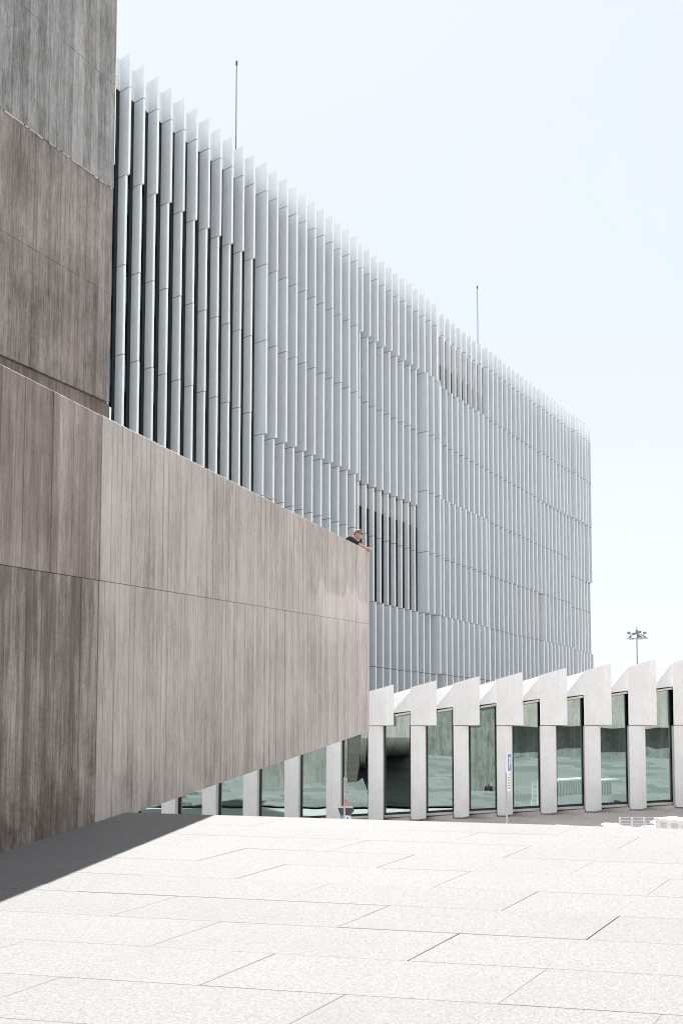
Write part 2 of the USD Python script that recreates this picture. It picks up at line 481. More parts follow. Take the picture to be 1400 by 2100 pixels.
LEN = 1.38
individual, rest = [], MB()
slope_a, slope_b = MB(), MB()
rs = random.Random(3)
offs = {k: (.40 - .46 * k) % LEN for k in range(-60, 60)}
for k in range(-44, 27):
    r0 = 3.525 + .4995 * k
    r1 = r0 + .4995
    if r0 > RIDGE + 8.0:
        break
    if abs(r1 - RIDGE) < .2:
        r1 = RIDGE
    if abs(r0 - RIDGE) < .2:
        r0 = RIDGE
    n0 = int(math.floor((-14 - offs[k]) / LEN))
    n1 = int(math.ceil((24 - offs[k]) / LEN))
    near = k >= -3
    if not near and k < -26:
        pass
    for n in range(n0, n1):
        t0 = offs[k] + n * LEN + rs.uniform(-.0025, .0025)
        t1 = offs[k] + (n + 1) * LEN + rs.uniform(-.0025, .0025)
        a = rs.choice([.0008, .0012, .0016, .0024])
        gr = (a, rs.choice([.0006, .0009, .0013]))
        gt = (rs.choice([.0007, .0011, .0018]), rs.choice([.0007, .0011, .0018]))
        dz = rs.uniform(-.0007, .0007)
        tilt = [rs.uniform(-.0005, .0005) for _ in range(4)]
        c = rt((r0 + r1) / 2, (t0 + t1) / 2)
        # in the picture?
        vis = False
        if r0 < RIDGE - .1 and c[1] > 3.0:
            x = 740 + 1816 * c[0] / c[1]
            vis = -420 < x < 1820
        if vis:
            m = MB()
            slab_piece(r0, r1, t0, t1, gr, gt, dz, tilt, m)
            individual.append((c[1], m))
        else:
            far = r0 > RIDGE - .1
            slab_piece(r0, r1, t0, t1, (.010, .010) if far else gr, (.010, .010) if far else gt, dz, tilt, rs.choice([rest, slope_a, slope_b]) if far else rest)
individual.sort(key=lambda a: a[0])
for i, (_, m) in enumerate(individual):
    if i < 300:
        part(plaza, 'paving_slab', m, M_slab)
    else:
        v, f = m.get()
        rest.add(v, f)
part(plaza, 'far_paving', rest, M_slab, kind='stuff')
part(plaza, 'far_paving', slope_a, M_slab_b, kind='stuff')
part(plaza, 'far_paving', slope_b, M_slab_c, kind='stuff')

# ---------------------------------------------------------------- the board-marked ramp
END_T = 19.4
E0 = np.array([.1836, 19.4])
RISE = .09491 * math.hypot(1, 0)       # per metre of y
def wall_xy(y, inset=0.0):
    p = E0 + (y - 19.4) * np.array([.24766, 1.0])
    return p - inset * WALLOUT[:2]
def wz_top(y): return 5.7277 + (y - 19.4) * .0949
def wz_mid(y): return 4.0962 + (y - 19.4) * .0949
def wz_bot(y): return 1.7343 + (y - 19.4) * .0949


ramp = thing('concrete_ramp', (-1.0, 12.0, 0.9), 'long board-marked concrete ramp wall, stained brown near, its far end overhanging', 'ramp wall')
Y_NEAR, Y_SEAM, Y_END = 1.0, 8.47, 19.4
TH = .32


def wall_panel(ya, yb, zl, zh, inset_top=0.0, nseg=1, proud=0.0):
    """a panel of the visible wall, front face split into board strips with slightly uneven depth"""
    m = MB()
    L = (yb - ya) * math.hypot(.24766, 1)
    nb = max(1, int(L / .10))
    r_ = random.Random(int(ya * 100 + zl(ya) * 1000))
    ys = [ya + (yb - ya) * i / nb for i in range(nb + 1)]
    for i in range(nb):
        off = r_.uniform(-.0025, .0025) - proud
        a, b = ys[i], ys[i + 1]
        p0, p1 = wall_xy(a, off), wall_xy(b, off)
        q0, q1 = wall_xy(a, TH), wall_xy(b, TH)
        c = .009 if zh is wz_top else 0.0
        m.hexa([(*p0, zl(a)), (*p1, zl(b)), (*q1, zl(b)), (*q0, zl(a))], [(*p0, zh(a) - c), (*p1, zh(b) - c), (*q1, zh(b) - c), (*q0, zh(a) - c)])
        if c:
            e0, e1 = wall_xy(a, off + c * r_.uniform(.8, 1.5)), wall_xy(b, off + c * r_.uniform(.8, 1.5))
            m.hexa([(*p0, zh(a) - c), (*p1, zh(b) - c), (*q1, zh(b) - c), (*q0, zh(a) - c)], [(*e0, zh(a)), (*e1, zh(b)), (*q1, zh(b)), (*q0, zh(a))])
    return m


g_ = .0028
bot_near = lambda y: min(wz_bot(y), gz(*wall_xy(y)) - .3) if y < 8.9 else wz_bot(y)
part(ramp, 'wall_panel', wall_panel(Y_NEAR, Y_SEAM - g_, lambda y: wz_mid(y) + g_, wz_top, proud=-.006), M_wall_dark2, label='dark brown weathered upper panel nearest the plaza')
part(ramp, 'wall_panel', wall_panel(Y_NEAR, Y_SEAM - g_, bot_near, lambda y: wz_mid(y) - g_, proud=-.009), M_wall_dark, label='dark brown stained lower panel meeting the paving')
part(ramp, 'wall_panel', wall_panel(Y_SEAM + g_, Y_END, lambda y: wz_mid(y) + g_, wz_top), M_wall_light, label='paler upper panel running to the far end')
part(ramp, 'wall_panel', wall_panel(Y_SEAM + g_, Y_END, lambda y: min(wz_bot(y), gz(*wall_xy(y)) - .2) if y < 8.86 else wz_bot(y), lambda y: wz_mid(y) - g_), M_wall_light, label='paler lower panel with the slanting overhung bottom edge')
core = MB()
RW = 2.5
def ramp_ring(y, i0, i1, zl, zh):
    a, b = wall_xy(y, i0), wall_xy(y, i1)
    return [(*a, zl), (*b, zl)], [(*a, zh), (*b, zh)]
DECK = 1.12
# solid body under the deck, behind the wall panels
for (ya, yb) in ((Y_NEAR, 8.86), (8.86, Y_END - .30)):
    zb = (lambda y: gz(*wall_xy(y)) - .6) if yb < 9 else (lambda y: wz_bot(y) + .02)
    a0, a1 = wall_xy(ya, TH + .004), wall_xy(ya, RW)
    b0, b1 = wall_xy(yb, TH + .004), wall_xy(yb, RW)
    core.hexa([(*a0, zb(ya)), (*b0, zb(yb)), (*b1, zb(yb)), (*a1, zb(ya))], [(*a0, wz_top(ya) - DECK), (*b0, wz_top(yb) - DECK), (*b1, wz_top(yb) - DECK), (*a1, wz_top(ya) - DECK)])
part(ramp, 'deck', core, M_wall_end)
endp = MB()
ya, yb = Y_END - .296, Y_END - .004
a0, a1, b0, b1 = wall_xy(ya, TH + .004), wall_xy(ya, RW), wall_xy(yb, TH + .004), wall_xy(yb, RW)
endp.hexa([(*a0, wz_bot(ya) + .02), (*b0, wz_bot(yb) + .02), (*b1, wz_bot(yb) + .02), (*a1, wz_bot(ya) + .02)], [(*a0, wz_top(ya) - .01), (*b0, wz_top(yb) - .01), (*b1, wz_top(yb) - .01), (*a1, wz_top(ya) - .01)])
part(ramp, 'end_wall', endp, M_wall_end)
farp = MB()
ya, yb = Y_NEAR, Y_END
a0, a1, b0, b1 = wall_xy(ya, RW + .004), wall_xy(ya, RW + .3), wall_xy(yb, RW + .004), wall_xy(yb, RW + .3)
farp.hexa([(*a0, -1.9), (*b0, wz_bot(yb)), (*b1, wz_bot(yb)), (*a1, -1.9)], [(*a0, wz_top(ya)), (*b0, wz_top(yb)), (*b1, wz_top(yb)), (*a1, wz_top(ya))])
part(ramp, 'far_parapet', farp, M_wall_end)

# ---------------------------------------------------------------- the tower
T0 = np.array([-4.055, 14.0])
tower = thing('concrete_tower', (-8.5, 13.5, -1.7), 'tall grey board-marked concrete tower rising behind the ramp wall at left', 'tower')


def tw(s, d):
    return T0 + TOWDIR[:2] * s - TOWOUT[:2] * d      # s along the face, d back from it


def tower_panel(z0, z1, s0, s1, d0, d1, seed):
    m = MB()
    r_ = random.Random(seed)
    nb = int((s1 - s0) / .11)
    for i in range(nb):
        a = s0 + (s1 - s0) * i / nb
        b = s0 + (s1 - s0) * (i + 1) / nb
        o = d0 + r_.uniform(-.0022, .0022)
        P = [tw(a, o), tw(b, o), tw(b, d1), tw(a, d1)]
        m.prism([tuple(p) for p in P], z0, z1)
    return m


zs = [6.985, 8.78, 10.56, 12.335, 14.11, 14.9]
for i in range(5):
    up = i >= 2
    pl = part(tower, 'wall_panel', tower_panel(zs[i] + .003, zs[i + 1] - .003, -13.0, 0.0, 0.0 if up else .012, .35, i + 40), M_tower_up if up else M_tower_low)
def pour_line():
    m = MB()
    r_ = random.Random(77)
    s = -4.5
    while s < -.02:
        L = r_.uniform(.02, .11)
        e = min(-.004, s + L)
        h = r_.uniform(.004, .022)
        if r_.random() < .85:
            m.prism([tuple(tw(s, -r_.uniform(.003, .006))), tuple(tw(e, -r_.uniform(.003, .006))), tuple(tw(e, .1)), tuple(tw(s, .1))], 10.56 - h - r_.uniform(0, .012), 10.56 + .3 * h)
        s = e + (0 if r_.random() < .7 else .03)
    return m


part(tower, 'pour_line', pour_line(), M_cap, label='rough pale seam of mortar between two pours', kind='stuff')
body = MB()
body.prism([tuple(tw(-13.0, .351)), tuple(tw(-.004, .351)), tuple(tw(-.004, 5.0)), tuple(tw(-13.0, 5.0))], 6.99, 14.88)
part(tower, 'core', body, M_tower_side)
rw = MB().prism([tuple(tw(-13.0, 5.01)), tuple(tw(-.002, 5.01)), tuple(tw(-.002, 5.3)), tuple(tw(-13.0, 5.3))], -1.7, 14.87)
part(tower, 'rear_wall', rw, M_tower_up)
bs = MB()
bs.prism([tuple(tw(-13.0, .05)), tuple(tw(.03, .05)), tuple(tw(.03, 4.9)), tuple(tw(-13.0, 4.9))], -1.7, 6.975)
part(tower, 'base', bs, M_tower_base)
part(tower, 'side_wall', MB().prism([tuple(tw(.034, .7)), tuple(tw(.12, .7)), tuple(tw(.12, 4.9)), tuple(tw(.034, 4.9))], -1.7, 6.97), M_tower_side)
ed = MB()
ed.prism([tuple(tw(.034, .045)), tuple(tw(.075, .045)), tuple(tw(.075, .6)), tuple(tw(.034, .6))], 5.4, 6.93)
part(tower, 'edge_strip', ed, M_white, label='thin white strip on the edge of the tower base')

# ---------------------------------------------------------------- the finned office building
FTOP = 31.06
F0 = np.array([-9.8495, 36.4]) - .63 * FN[:2]       # on the glass line, at the right edge of the first full fin
SP, FT = .8, .125


def fp(s, d):
    return F0 + FU[:2] * s + FN[:2] * d


J = [0.0, 1.5, 5.36, 9.32, 13.22, 17.25, 21.22, 25.1, 29.0, 33.0]
office = thing('office_building', (15.0, 72.0, -1.7), 'long white office block with a facade of tall vertical concrete fins stepping in depth', 'office building')


def fin_depths(i):
    """(drop top, drop bottom, depth) from the top down"""
    if i <= 10:
        return [(0, J[1], .63), (J[1], J[2], .63), (J[2], J[3], .49), (J[3], J[4], .49), (J[4], J[5], .49), (J[5], J[6], .49), (J[6], J[7], .47), (J[7], J[8], .47), (J[8], J[9], .47)]
    if i <= 21:
        return [(0, J[1], .80), (J[1], J[2], .80), (J[2], J[3], .80), (J[3], 14.12, .80), (14.12, J[5], .63), (J[5], J[6], .63), (J[6], J[7], .48), (J[7], J[8], .48), (J[8], J[9], .48)]
    if i <= 30:
        return [(0, J[1], .63), (J[1], J[2], .63), (J[2], J[3], .45), (J[3], 14.3, .45), (14.3, J[5], .315), (J[5], J[6], .315), (J[6], J[7], .475), (J[7], J[8], .475), (J[8], J[9], .475)]
    if i <= 33:
        return [(0, J[1], .645), (J[1], J[2], .645), (J[2], J[3], .83), (J[3], J[4], .83), (J[4], J[5], .83), (J[5], J[6], .83), (J[6], J[7], .475 if i < 33 else .80), (J[7], J[8], .475), (J[8], J[9], .475)]
    if i <= 42:
        return [(0, J[1], .315), (J[1], J[2], .315), (J[2], J[3], .475), (J[3], J[4], .475), (J[4], J[5], .64), (J[5], J[6], .64), (J[6], J[7], .82), (J[7], J[8], .82), (J[8], J[9], .82)]
    if i <= 54:
        return [(0, J[1], .485), (J[1], J[2], .485), (J[2], J[3], .45), (J[3], J[4], .45), (J[4], J[5], .46), (J[5], J[6], .42), (J[6], J[7], .45), (J[7], J[8], .45), (J[8], J[9], .45)]
    if i <= 63:
        return [(0, J[1], .66), (J[1], J[2], .64), (J[2], 9.5, .62), (9.5, J[4], .48), (J[4], J[5], .48)] + ([] if i == 55 else [(J[5], J[6], .48)]) + [(J[6], J[7], .61), (J[7], J[8], .61), (J[8], J[9], .61)]
    if i <= 67:
        return [(0, J[1], .87), (J[1], J[2], .86), (J[2], 9.5, .86), (9.5, 14.75, .60), (14.75, J[5] + .3, .57), (J[5] + .3, J[6] + .2, .57), (J[6] + .2, J[7], .745), (J[7], J[8], .745), (J[8], J[9], .745)]
    return [(0, J[1], .77), (J[1], J[2], .77), (J[2], 9.5, .76), (9.5, 14.8, .75), (14.8, J[5] + .3, .55), (J[5] + .3, J[6] + .2, .55), (J[6] + .2, J[7], .74), (J[7], J[8], .74), (J[8], J[9], .74)]


fins = []
seal = MB()
rs = random.Random(11)
NF = 70
for i in range(-2, NF):
    s1 = SP * i
    s0 = s1 - FT
    segs = fin_depths(i)
    for a, b, d in segs:
        d = d + rs.uniform(-.011, .011)
        top = FTOP - a - (.018 if a > 0 else 0)
        bot = FTOP - b + .018
        c = .014
        jx = rs.uniform(-.004, .004)
        plan = [tuple(fp(s0 + jx, 0.012)), tuple(fp(s0 + jx, d - c)), tuple(fp(s0 + jx + c, d)), tuple(fp(s1 + jx - c, d)), tuple(fp(s1 + jx, d - c)), tuple(fp(s1 + jx, .012))]
        m = MB().prism(plan, bot, top)
        mid = fp(s1, d / 2)
        x = 740 + 1816 * mid[0] / mid[1]
        size = (top - bot) / mid[1] ** 2 * (1 if -2 < i else .0)
        if bot < 1.5:
            size *= .2
        if i <= 21 and FTOP - a < 10:
            size *= .1
        fins.append((size, m))
        if a > 0:
            dd = min(d, segs[[q[0] for q in segs].index(a) - 1][2]) - .03 if True else d
            seal.prism([tuple(fp(s0 + .015, .015)), tuple(fp(s0 + .015, dd)), tuple(fp(s1 - .015, dd)), tuple(fp(s1 - .015, .015))], FTOP - a - .0175, FTOP - a + .0175)
fins.sort(key=lambda q: -q[0])
merged = MB()
for n, (_, m) in enumerate(fins):
    if n < 298:
        part(office, 'fin_panel', m, M_fin)
    else:
        v, f = m.get()
        merged.add(v, f)
part(office, 'far_fin_panels', merged, M_fin, kind='stuff')
part(office, 'panel_joints', seal, M_joint, kind='stuff')


def slabbox(s0, s1, d0, d1, z0, z1):
    return MB().prism([tuple(fp(s0, d0)), tuple(fp(s1, d0)), tuple(fp(s1, d1)), tuple(fp(s0, d1))], z0, z1)


S_END = SP * (NF - 1) + .02
# core volume behind the facade
part(office, 'core_wall', slabbox(-1.9, S_END - .1, -14.0, -1.2, -1.7, FTOP - 2.05), M_interior)
part(office, 'roof', slabbox(-1.9, S_END, -14.0, -.16, FTOP - 2.0, FTOP - 1.62), M_infill)
# parapet panels between the fins
for i in range(-1, NF):
    part(office, 'parapet_panel', slabbox(SP * (i - 1) + .004, SP * i - FT - .004, -.12, .004, FTOP - 1.42, FTOP - .012), M_fin)
# infill walls where the facade is closed, floor edges, dark glazing where it is open
for s0, s1, z0, z1 in ((SP * 10 + .03, SP * 21, -1.7, FTOP - 1.5), (SP * 21, SP * 33, FTOP - 14.3, FTOP - 1.5), (SP * 21, SP * 30, -1.7, FTOP - 21.25), (SP * 30, SP * 42, -1.7, FTOP - 5.4), (SP * 42, S_END, -1.7, FTOP - 1.5)):
    s0 = s0 + .002
    s1 = s1 - .002
    if abs(s0 - SP * 21) < .1 and z0 < 0:
        part(office, 'infill_wall', slabbox(s0, s1, -.30, .006, z0, z1), M_dim)
    elif abs(s0 - SP * 30) < .1:
        part(office, 'infill_wall', slabbox(s0, s1, -.30, .006, z0, FTOP - 14.31), M_dim)
        part(office, 'infill_wall', slabbox(SP * 33 + .002, s1, -.30, .006, FTOP - 14.3, z1), M_dim)
    else:
        part(office, 'infill_wall', slabbox(s0, s1, -.30, .006, z0, z1), M_dim)


def glazed(i0, i1, za, zb, levels, teal=True):
    """dark curtain wall between fins i0..i1, drop za..zb"""
    for i in range(i0, i1):
        s0, s1 = SP * i, SP * (i + 1) - FT
        zt = FTOP - za
        for a, b in levels:
            part(office, 'window_pane', slabbox(s0 + .004, s1 - .175, -.06, -.045, FTOP - b + .05, FTOP - a - .05), M_glass_dark)
            if teal:
                part(office, 'spandrel_pane', slabbox(s0 + .004, s1 - .175, -.064, -.04, FTOP - a - 1.3, FTOP - a - .12), M_glass_teal)
        part(office, 'mullion', slabbox(s1 - .17, s1 - .004, -.10, .03, FTOP - zb, zt), M_dkframe)
    tr = MB()
    for a, b in levels:
        for z in (a, ):
            v, f = slabbox(SP * i0, SP * i1 - FT - .01, -.11, -.03, FTOP - z - .05, FTOP - z + .05).get()
            tr.add(v, f)
    part(office, 'transoms', tr, M_dkframe)


glazed(-2, 11, 1.46, 20.0, [(1.5, J[2]), (J[2], J[3]), (J[3], J[4]), (J[4], J[5]), (J[5], 20.0)])
glazed(21, 31, 15.6, 21.2, [(15.6, 21.2)], teal=False)
part(office, 'opening_head', slabbox(SP * 21 + .004, SP * 31, -.30, -.05, FTOP - 15.6, FTOP - 14.32), M_infill)
glazed(33, 43, 3.6, 5.36, [(3.6, 5.36)], teal=False)
part(office, 'opening_head', slabbox(SP * 33 + .004, SP * 42, -.30, -.05, FTOP - 3.6, FTOP - 1.5), M_infill)
part(office, 'infill_wall', slabbox(SP * 54 + .01, SP * 56 - FT - .004, .008, .03, FTOP - J[6] + .03, FTOP - J[5] - .03), M_infill)
# end wall fins returning round the far corner
for k in range(1, 14):
    d = -.8 * k
    part(office, 'return_fin', MB().prism([tuple(fp(S_END - .1, d)), tuple(fp(S_END + .45, d)), tuple(fp(S_END + .45, d - .12)), tuple(fp(S_END - .1, d - .12))][::-1], -1.7, FTOP), M_fin)
# posts on the roof showing over the fins
for i in list(range(5, 14)) + list(range(37, 48)):
    part(office, 'roof_post', slabbox(SP * i - .1, SP * i + .12, -2.35, -2.05, FTOP - 1.62, 32.05 + .05), M_fin)
# thin lights seen through the dark glazing
for i in (-1, 0, 1, 2, 3, 4):
    part(office, 'ceiling_light', slabbox(SP * i + .02, SP * i + .42, -.62, -.58, FTOP - 10.78, FTOP - 10.75), M_emit_in)


def rod(x, y, z0, z1, label):
    t = thing('lightning_rod', (x, y, z0), label, 'lightning rod')
    part(t, 'mast', MB().cyl((x, y, z0), (x, y, z1 - .25), .04, 8, .028), M_rod)
    part(t, 'tip', MB().cyl((x, y, z1 - .25), (x, y, z1), .055, 8), M_black)
    part(t, 'foot', MB().cyl((x, y, z0), (x, y, z0 + .3), .16, 8, .06), M_grey)


rod(-7.42, 50.48, FTOP - 1.62, 42.1, 'tall thin lightning rod on the roof over the nearest fins, the left of the two')
rod(10.31, 76.2, FTOP - 1.62, 41.9, 'thin lightning rod over the middle of the finned facade, right of the two')

# ---------------------------------------------------------------- the glass pavilion
BAY = 1.44028
PO = np.array([1.66904, 30.0])
pav = thing('glass_pavilion', (2.0, 33.0, -1.7), 'low white pavilion with wedge shaped concrete pillars and green tinted glass', 'pavilion')


def pv(p, q):
    return PO + PU[:2] * (BAY * p) + PN[:2] * q


def pvs(*pq):
    return [tuple(pv(*x)) for x in pq]


K0, K1 = -8, 8
for k in range(K0, K1 + 1):
    zA = 3.345 + .127 * k
    zB = 3.505 + .132 * k
    zC = 3.575 + .130 * k
    # upper block: a wedge with a chamfered right edge
    m = MB().prism(pvs((k, .0), (k + .44, .20), (k + .615, .10), (k + .46, -.55), (k + .16, -.55)), 2.058, [zA, zB, zC, zC - .34, zA - .04])
    part(pav, 'block', m, M_block)
    # pillar below it
    w = .002 * k
    pb = -1.11 + .08 * k
    m = MB().prism(pvs((k + .006, -.012), (k + .20 + w, .075), (k + .355 + w, .0), (k + .36 + w, -.34), (k + .006, -.34)), [pb, pb + .012, pb + .05, pb + .06, pb], 2.036)
    part(pav, 'pillar', m, M_block)
    part(pav, 'joint', MB().prism(pvs((k + .02, -.05), (k + .19, .02), (k + .33, -.04), (k + .33, -.3), (k + .02, -.3)), 2.034, 2.06), M_joint)
    # sloping fascia band between the blocks
    b0, b1 = 2.615 + .13 * k, 2.675 + .13 * k
    t0, t1 = 3.33 + .127 * k, 3.475 + .127 * k
    P0_, P1_ = .54, 1.06
    zb_ = lambda p: b0 + (b1 - b0) * (p - .632) / .353
    zt_ = lambda p: t0 - .012 + (t1 - t0) * (p - .632) / .353
    A, B = pv(k + P0_, -.02), pv(k + P1_, -.02)
    C, D = pv(k + P1_, -.48), pv(k + P0_, -.48)
    E_, F_ = pv(k + P1_, -.74), pv(k + P0_, -.74)
    m = MB().hexa([(*A, zb_(P0_)), (*B, zb_(P1_)), (*E_, zb_(P1_)), (*F_, zb_(P0_))], [(*D, zt_(P0_)), (*C, zt_(P1_)), (*E_, zt_(P1_) - .02), (*F_, zt_(P0_) - .02)])
    part(pav, 'fascia_band', m, M_block)
    m = MB().hexa([(*pv(k + .632, .03), b0 - .11), (*pv(k + .985, .03), b1 - .09), (*pv(k + .985, -.70), b1 - .09), (*pv(k + .632, -.70), b0 - .11)], [(*pv(k + .632, .03), b0 - .05), (*pv(k + .985, .03), b1 - .03), (*pv(k + .985, -.70), b1 - .03), (*pv(k + .632, -.70), b0 - .05)])
    part(pav, 'band_lip', m, M_plinth)
    # glazing
    g0, g1 = -.855 + .077 * k, -.80 + .077 * k
    h0, h1 = b0 - .10, b1 - .08
    r_ = random.Random(k * 7 + 100)
    yaw = r_.uniform(-.010, .010)
    lean = r_.uniform(-.012, .004)
    if k == 1:
        yaw, lean = .0150, -.165      # this pane hangs a little out of line
    if k == 0:
        yaw = -.0185
    qa, qb = -.40 - yaw, -.40 + yaw
    P = [pv(k + .38, qa), pv(k + .985, qb), pv(k + .985, qb - .012), pv(k + .38, qa - .012)]
    lo = [(*P[0], g0), (*P[1], g1), (*P[2], g1), (*P[3], g0)]
    hi = [(*(np.array(P[0]) + PN[:2] * lean), h0), (*(np.array(P[1]) + PN[:2] * lean), h1), (*(np.array(P[2]) + PN[:2] * lean), h1), (*(np.array(P[3]) + PN[:2] * lean), h0)]
    part(pav, 'window_pane', MB().add(lo[:2] + hi[:2], [(0, 1, 3, 2)]), M_glass_flat if k == 1 else M_glass_pav)
    fr = MB()
    v, f = MB().prism(pvs((k + .355, -.36), (k + .405, -.375), (k + .405, -.50), (k + .355, -.50)), g0 - .07, h0 + .02).get()
    fr.add(v, f)
    v, f = MB().prism(pvs((k + .972, -.375), (k + .996, -.375), (k + .996, -.43), (k + .972, -.43)), g1 - .06, h1 + .02).get()
    fr.add(v, f)
    fr.hexa([(*pv(k + .405, -.365), g0 - .06), (*pv(k + .972, -.365), g1 - .06), (*pv(k + .972, -.46), g1 - .06), (*pv(k + .405, -.46), g0 - .06)], [(*pv(k + .405, -.365), g0 + .012), (*pv(k + .972, -.365), g1 + .012), (*pv(k + .972, -.46), g1 + .012), (*pv(k + .405, -.46), g0 + .012)])
    part(pav, 'window_frame', fr, M_dkframe)
    # sill and wedge-shaped ledge under it
    zb = -1.16 + .08 * k
    part(pav, 'sill', MB().hexa([(*pv(k + .37, -.33), g0 - .15), (*pv(k + .99, -.33), g1 - .15), (*pv(k + .99, -.6), g1 - .15), (*pv(k + .37, -.6), g0 - .15)], [(*pv(k + .37, -.30), g0 - .065), (*pv(k + .99, -.30), g1 - .065), (*pv(k + .99, -.6), g1 - .065), (*pv(k + .37, -.6), g0 - .065)]), M_block)
    m = MB().prism(pvs((k + .37, -.42), (k + .985, .02), (k + .985, -.6), (k + .37, -.6)), -2.2, [g0 - .20, g1 - .155, g1 - .155, g0 - .20])
    part(pav, 'ledge', m, M_plinth)
    part(pav, 'plinth_block', MB().prism(pvs((k + .0, -.10), (k + .36, -.10), (k + .36, -.6), (k + .0, -.6)), -2.2, [pb - .012, pb + .01, pb + .01, pb - .012]), M_plinth)
# roof, floor, back
rf = MB()
for k in range(K0, K1 + 1):
    t0, t1 = 3.20 + .127 * k, 3.20 + .127 * (k + 1)
    rf.hexa([(*pv(k, -.63), t0 - .3), (*pv(k + 1, -.63), t1 - .3), (*pv(k + 1, -7.0), t1 - .3), (*pv(k, -7.0), t0 - .3)], [(*pv(k, -.63), t0), (*pv(k + 1, -.63), t1), (*pv(k + 1, -7.0), t1), (*pv(k, -7.0), t0)])
part(pav, 'roof', rf, M_plinth)
fl = MB()
a, b = K0, K1 + 1
fl.hexa([(*pv(a, -.62), -2.2), (*pv(b, -.62), -2.2), (*pv(b, -7), -2.2), (*pv(a, -7), -2.2)], [(*pv(a, -.62), -1.0 + .077 * a), (*pv(b, -.62), -1.0 + .077 * b), (*pv(b, -7), -1.0 + .077 * b), (*pv(a, -7), -1.0 + .077 * a)])
part(pav, 'floor', fl, M_intfloor)
part(pav, 'back_wall', MB().prism(pvs((a, -7.0), (b, -7.0), (b, -7.3), (a, -7.3)), -2.2, [2.9 + .127 * a, 2.9 + .127 * b, 2.9 + .127 * b, 2.9 + .127 * a]), M_interior)
for e in (a, b):
    part(pav, 'end_wall', MB().prism(pvs((e - .1, -.62), (e + .1, -.62), (e + .1, -7.0), (e - .1, -7.0)), -2.2, 2.85 + .127 * e), M_plinth)

# shaded forecourt terraces before the pavilion, running towards the far right
court = thing('forecourt', (4.0, 28.5, -1.7), 'low paved terraces in the shade before the pavilion', 'terrace', kind='structure')
for k in range(K0, K1 + 1):
    z0 = -1.135 + .08 * k
    A, B = pv(k + .03, -.09), pv(k + 1.0, -.09)
    LT = 4.6
    A2, B2 = A - FU[:2] * LT, B - FU[:2] * LT
    part(court, 'terrace_slab', MB().hexa([(*A2, -2.6), (*B2, -2.6), (*B, -2.6), (*A, -2.6)], [(*A2, z0 - .085 * LT), (*B2, z0 - .085 * LT), (*B, z0), (*A, z0)]), M_plinth)

# ---------------------------------------------------------------- street furniture between plaza and pavilion
def turned(v, c, rz):
    v = np.asarray(v, float) - c
    R = np.array([[math.cos(rz), -math.sin(rz), 0], [math.sin(rz), math.cos(rz), 0], [0, 0, 1]])
    return v @ R.T + c


GZ = -1.6
base = np.array([4.245, 26.0, GZ])
sg = thing('parking_sign', base, 'blue parking sign with white P on a slim grey pole before the pavilion', 'sign')
part(sg, 'pole', MB().cyl(base, base + [0, 0, 2.22], .028, 10), M_grey)


def plate(center, w, h, rz, mat, t_, name, parent, th=.02):
    m = trimesh.creation.box((w, th, h))
    v = turned(m.vertices, np.zeros(3), rz) + center
    return part(parent, name, (v, m.faces), mat)


def letters(text, height, center, rz, mat, parent, off=.012, bold=True, name='lettering'):
    t_ = meshkit.text_mesh(text, height, .003, bold)
    v = np.array(t_.vertices)
    v[:, 0] -= (v[:, 0].min() + v[:, 0].max()) / 2
    v[:, 1] -= (v[:, 1].min() + v[:, 1].max()) / 2
    w = np.stack([v[:, 0], -v[:, 2] - off, v[:, 1]], 1)
    return part(parent, name, (turned(w, np.zeros(3), rz) + center, t_.faces), mat)


RZ = math.radians(69)
pc = base + np.array([.10, .10, 2.50])
plate(pc, .50, .53, RZ, M_white, 0, 'plate_rim', sg, th=.018)
plate(pc + turned([[0, -.012, 0]], np.zeros(3), RZ)[0], .46, .49, RZ, M_blue, 0, 'sign_plate', sg, th=.006)
letters('P', .30, pc, RZ, M_white, sg, off=.017)
pc2 = base + np.array([.075, .06, 1.93])
plate(pc2, .34, .54, RZ, M_white, 0, 'text_plate', sg, th=.018)
for j in range(5):
    plate(pc2 + turned([[-.02, -.012, .12 - j * .075]], np.zeros(3), RZ)[0], .20 - .03 * (j % 2), .03, RZ, M_ink, 0, 'text_line', sg, th=.006)
plate(pc2 + turned([[0, -.012, .21]], np.zeros(3), RZ)[0], .07, .05, RZ, M_ink, 0, 'arrow_mark', sg, th=.006)

base = np.array([-.484, 26.0, GZ])
sp = thing('sign_post', base, 'thin grey post with small edge-on signs beside the blue parking meter', 'sign post')
part(sp, 'pole', MB().cyl(base, base + [0, 0, 2.06], .030, 10), M_grey)
plate(base + [.05, -.04, 1.85], .22, .34, math.radians(74), M_grey, 0, 'small_plate', sp)
plate(base + [.06, -.04, 1.36], .16, .15, math.radians(68), M_red, 0, 'red_plate', sp)
part(sp, 'clamp', MB().cyl(base + [0, 0, 1.17], base + [0, 0, 1.21], .05, 10), M_grey)

base = np.array([-.455, 26.4, GZ])
pm = thing('parking_meter', base, 'blue parking meter with a black hood showing over the plaza edge', 'parking meter')
part(pm, 'cabinet', MB().box(base + [0, 0, .47], (.32, .30, .94)), M_blue)
hood = m3.Manifold.hull_points(np.array([(x, y, z) for x, y, z in [(-.23, -.2, 1.16), (.23, -.2, 1.16), (-.25, .2, 1.19), (.20, .2, 1.19), (-.15, -.16, .945), (.15, -.16, .945), (-.15, .16, .945), (.15, .16, .945), (.25, -.05, 1.06)]]) + base)
part(pm, 'hood', hood, M_black)
letters('P', .20, base + [.06, -.152, .83], 0, M_white, pm, off=.002)
part(pm, 'white_edge', MB().box(base + [.152, -.151, .62], (.012, .008, .6)), M_white)

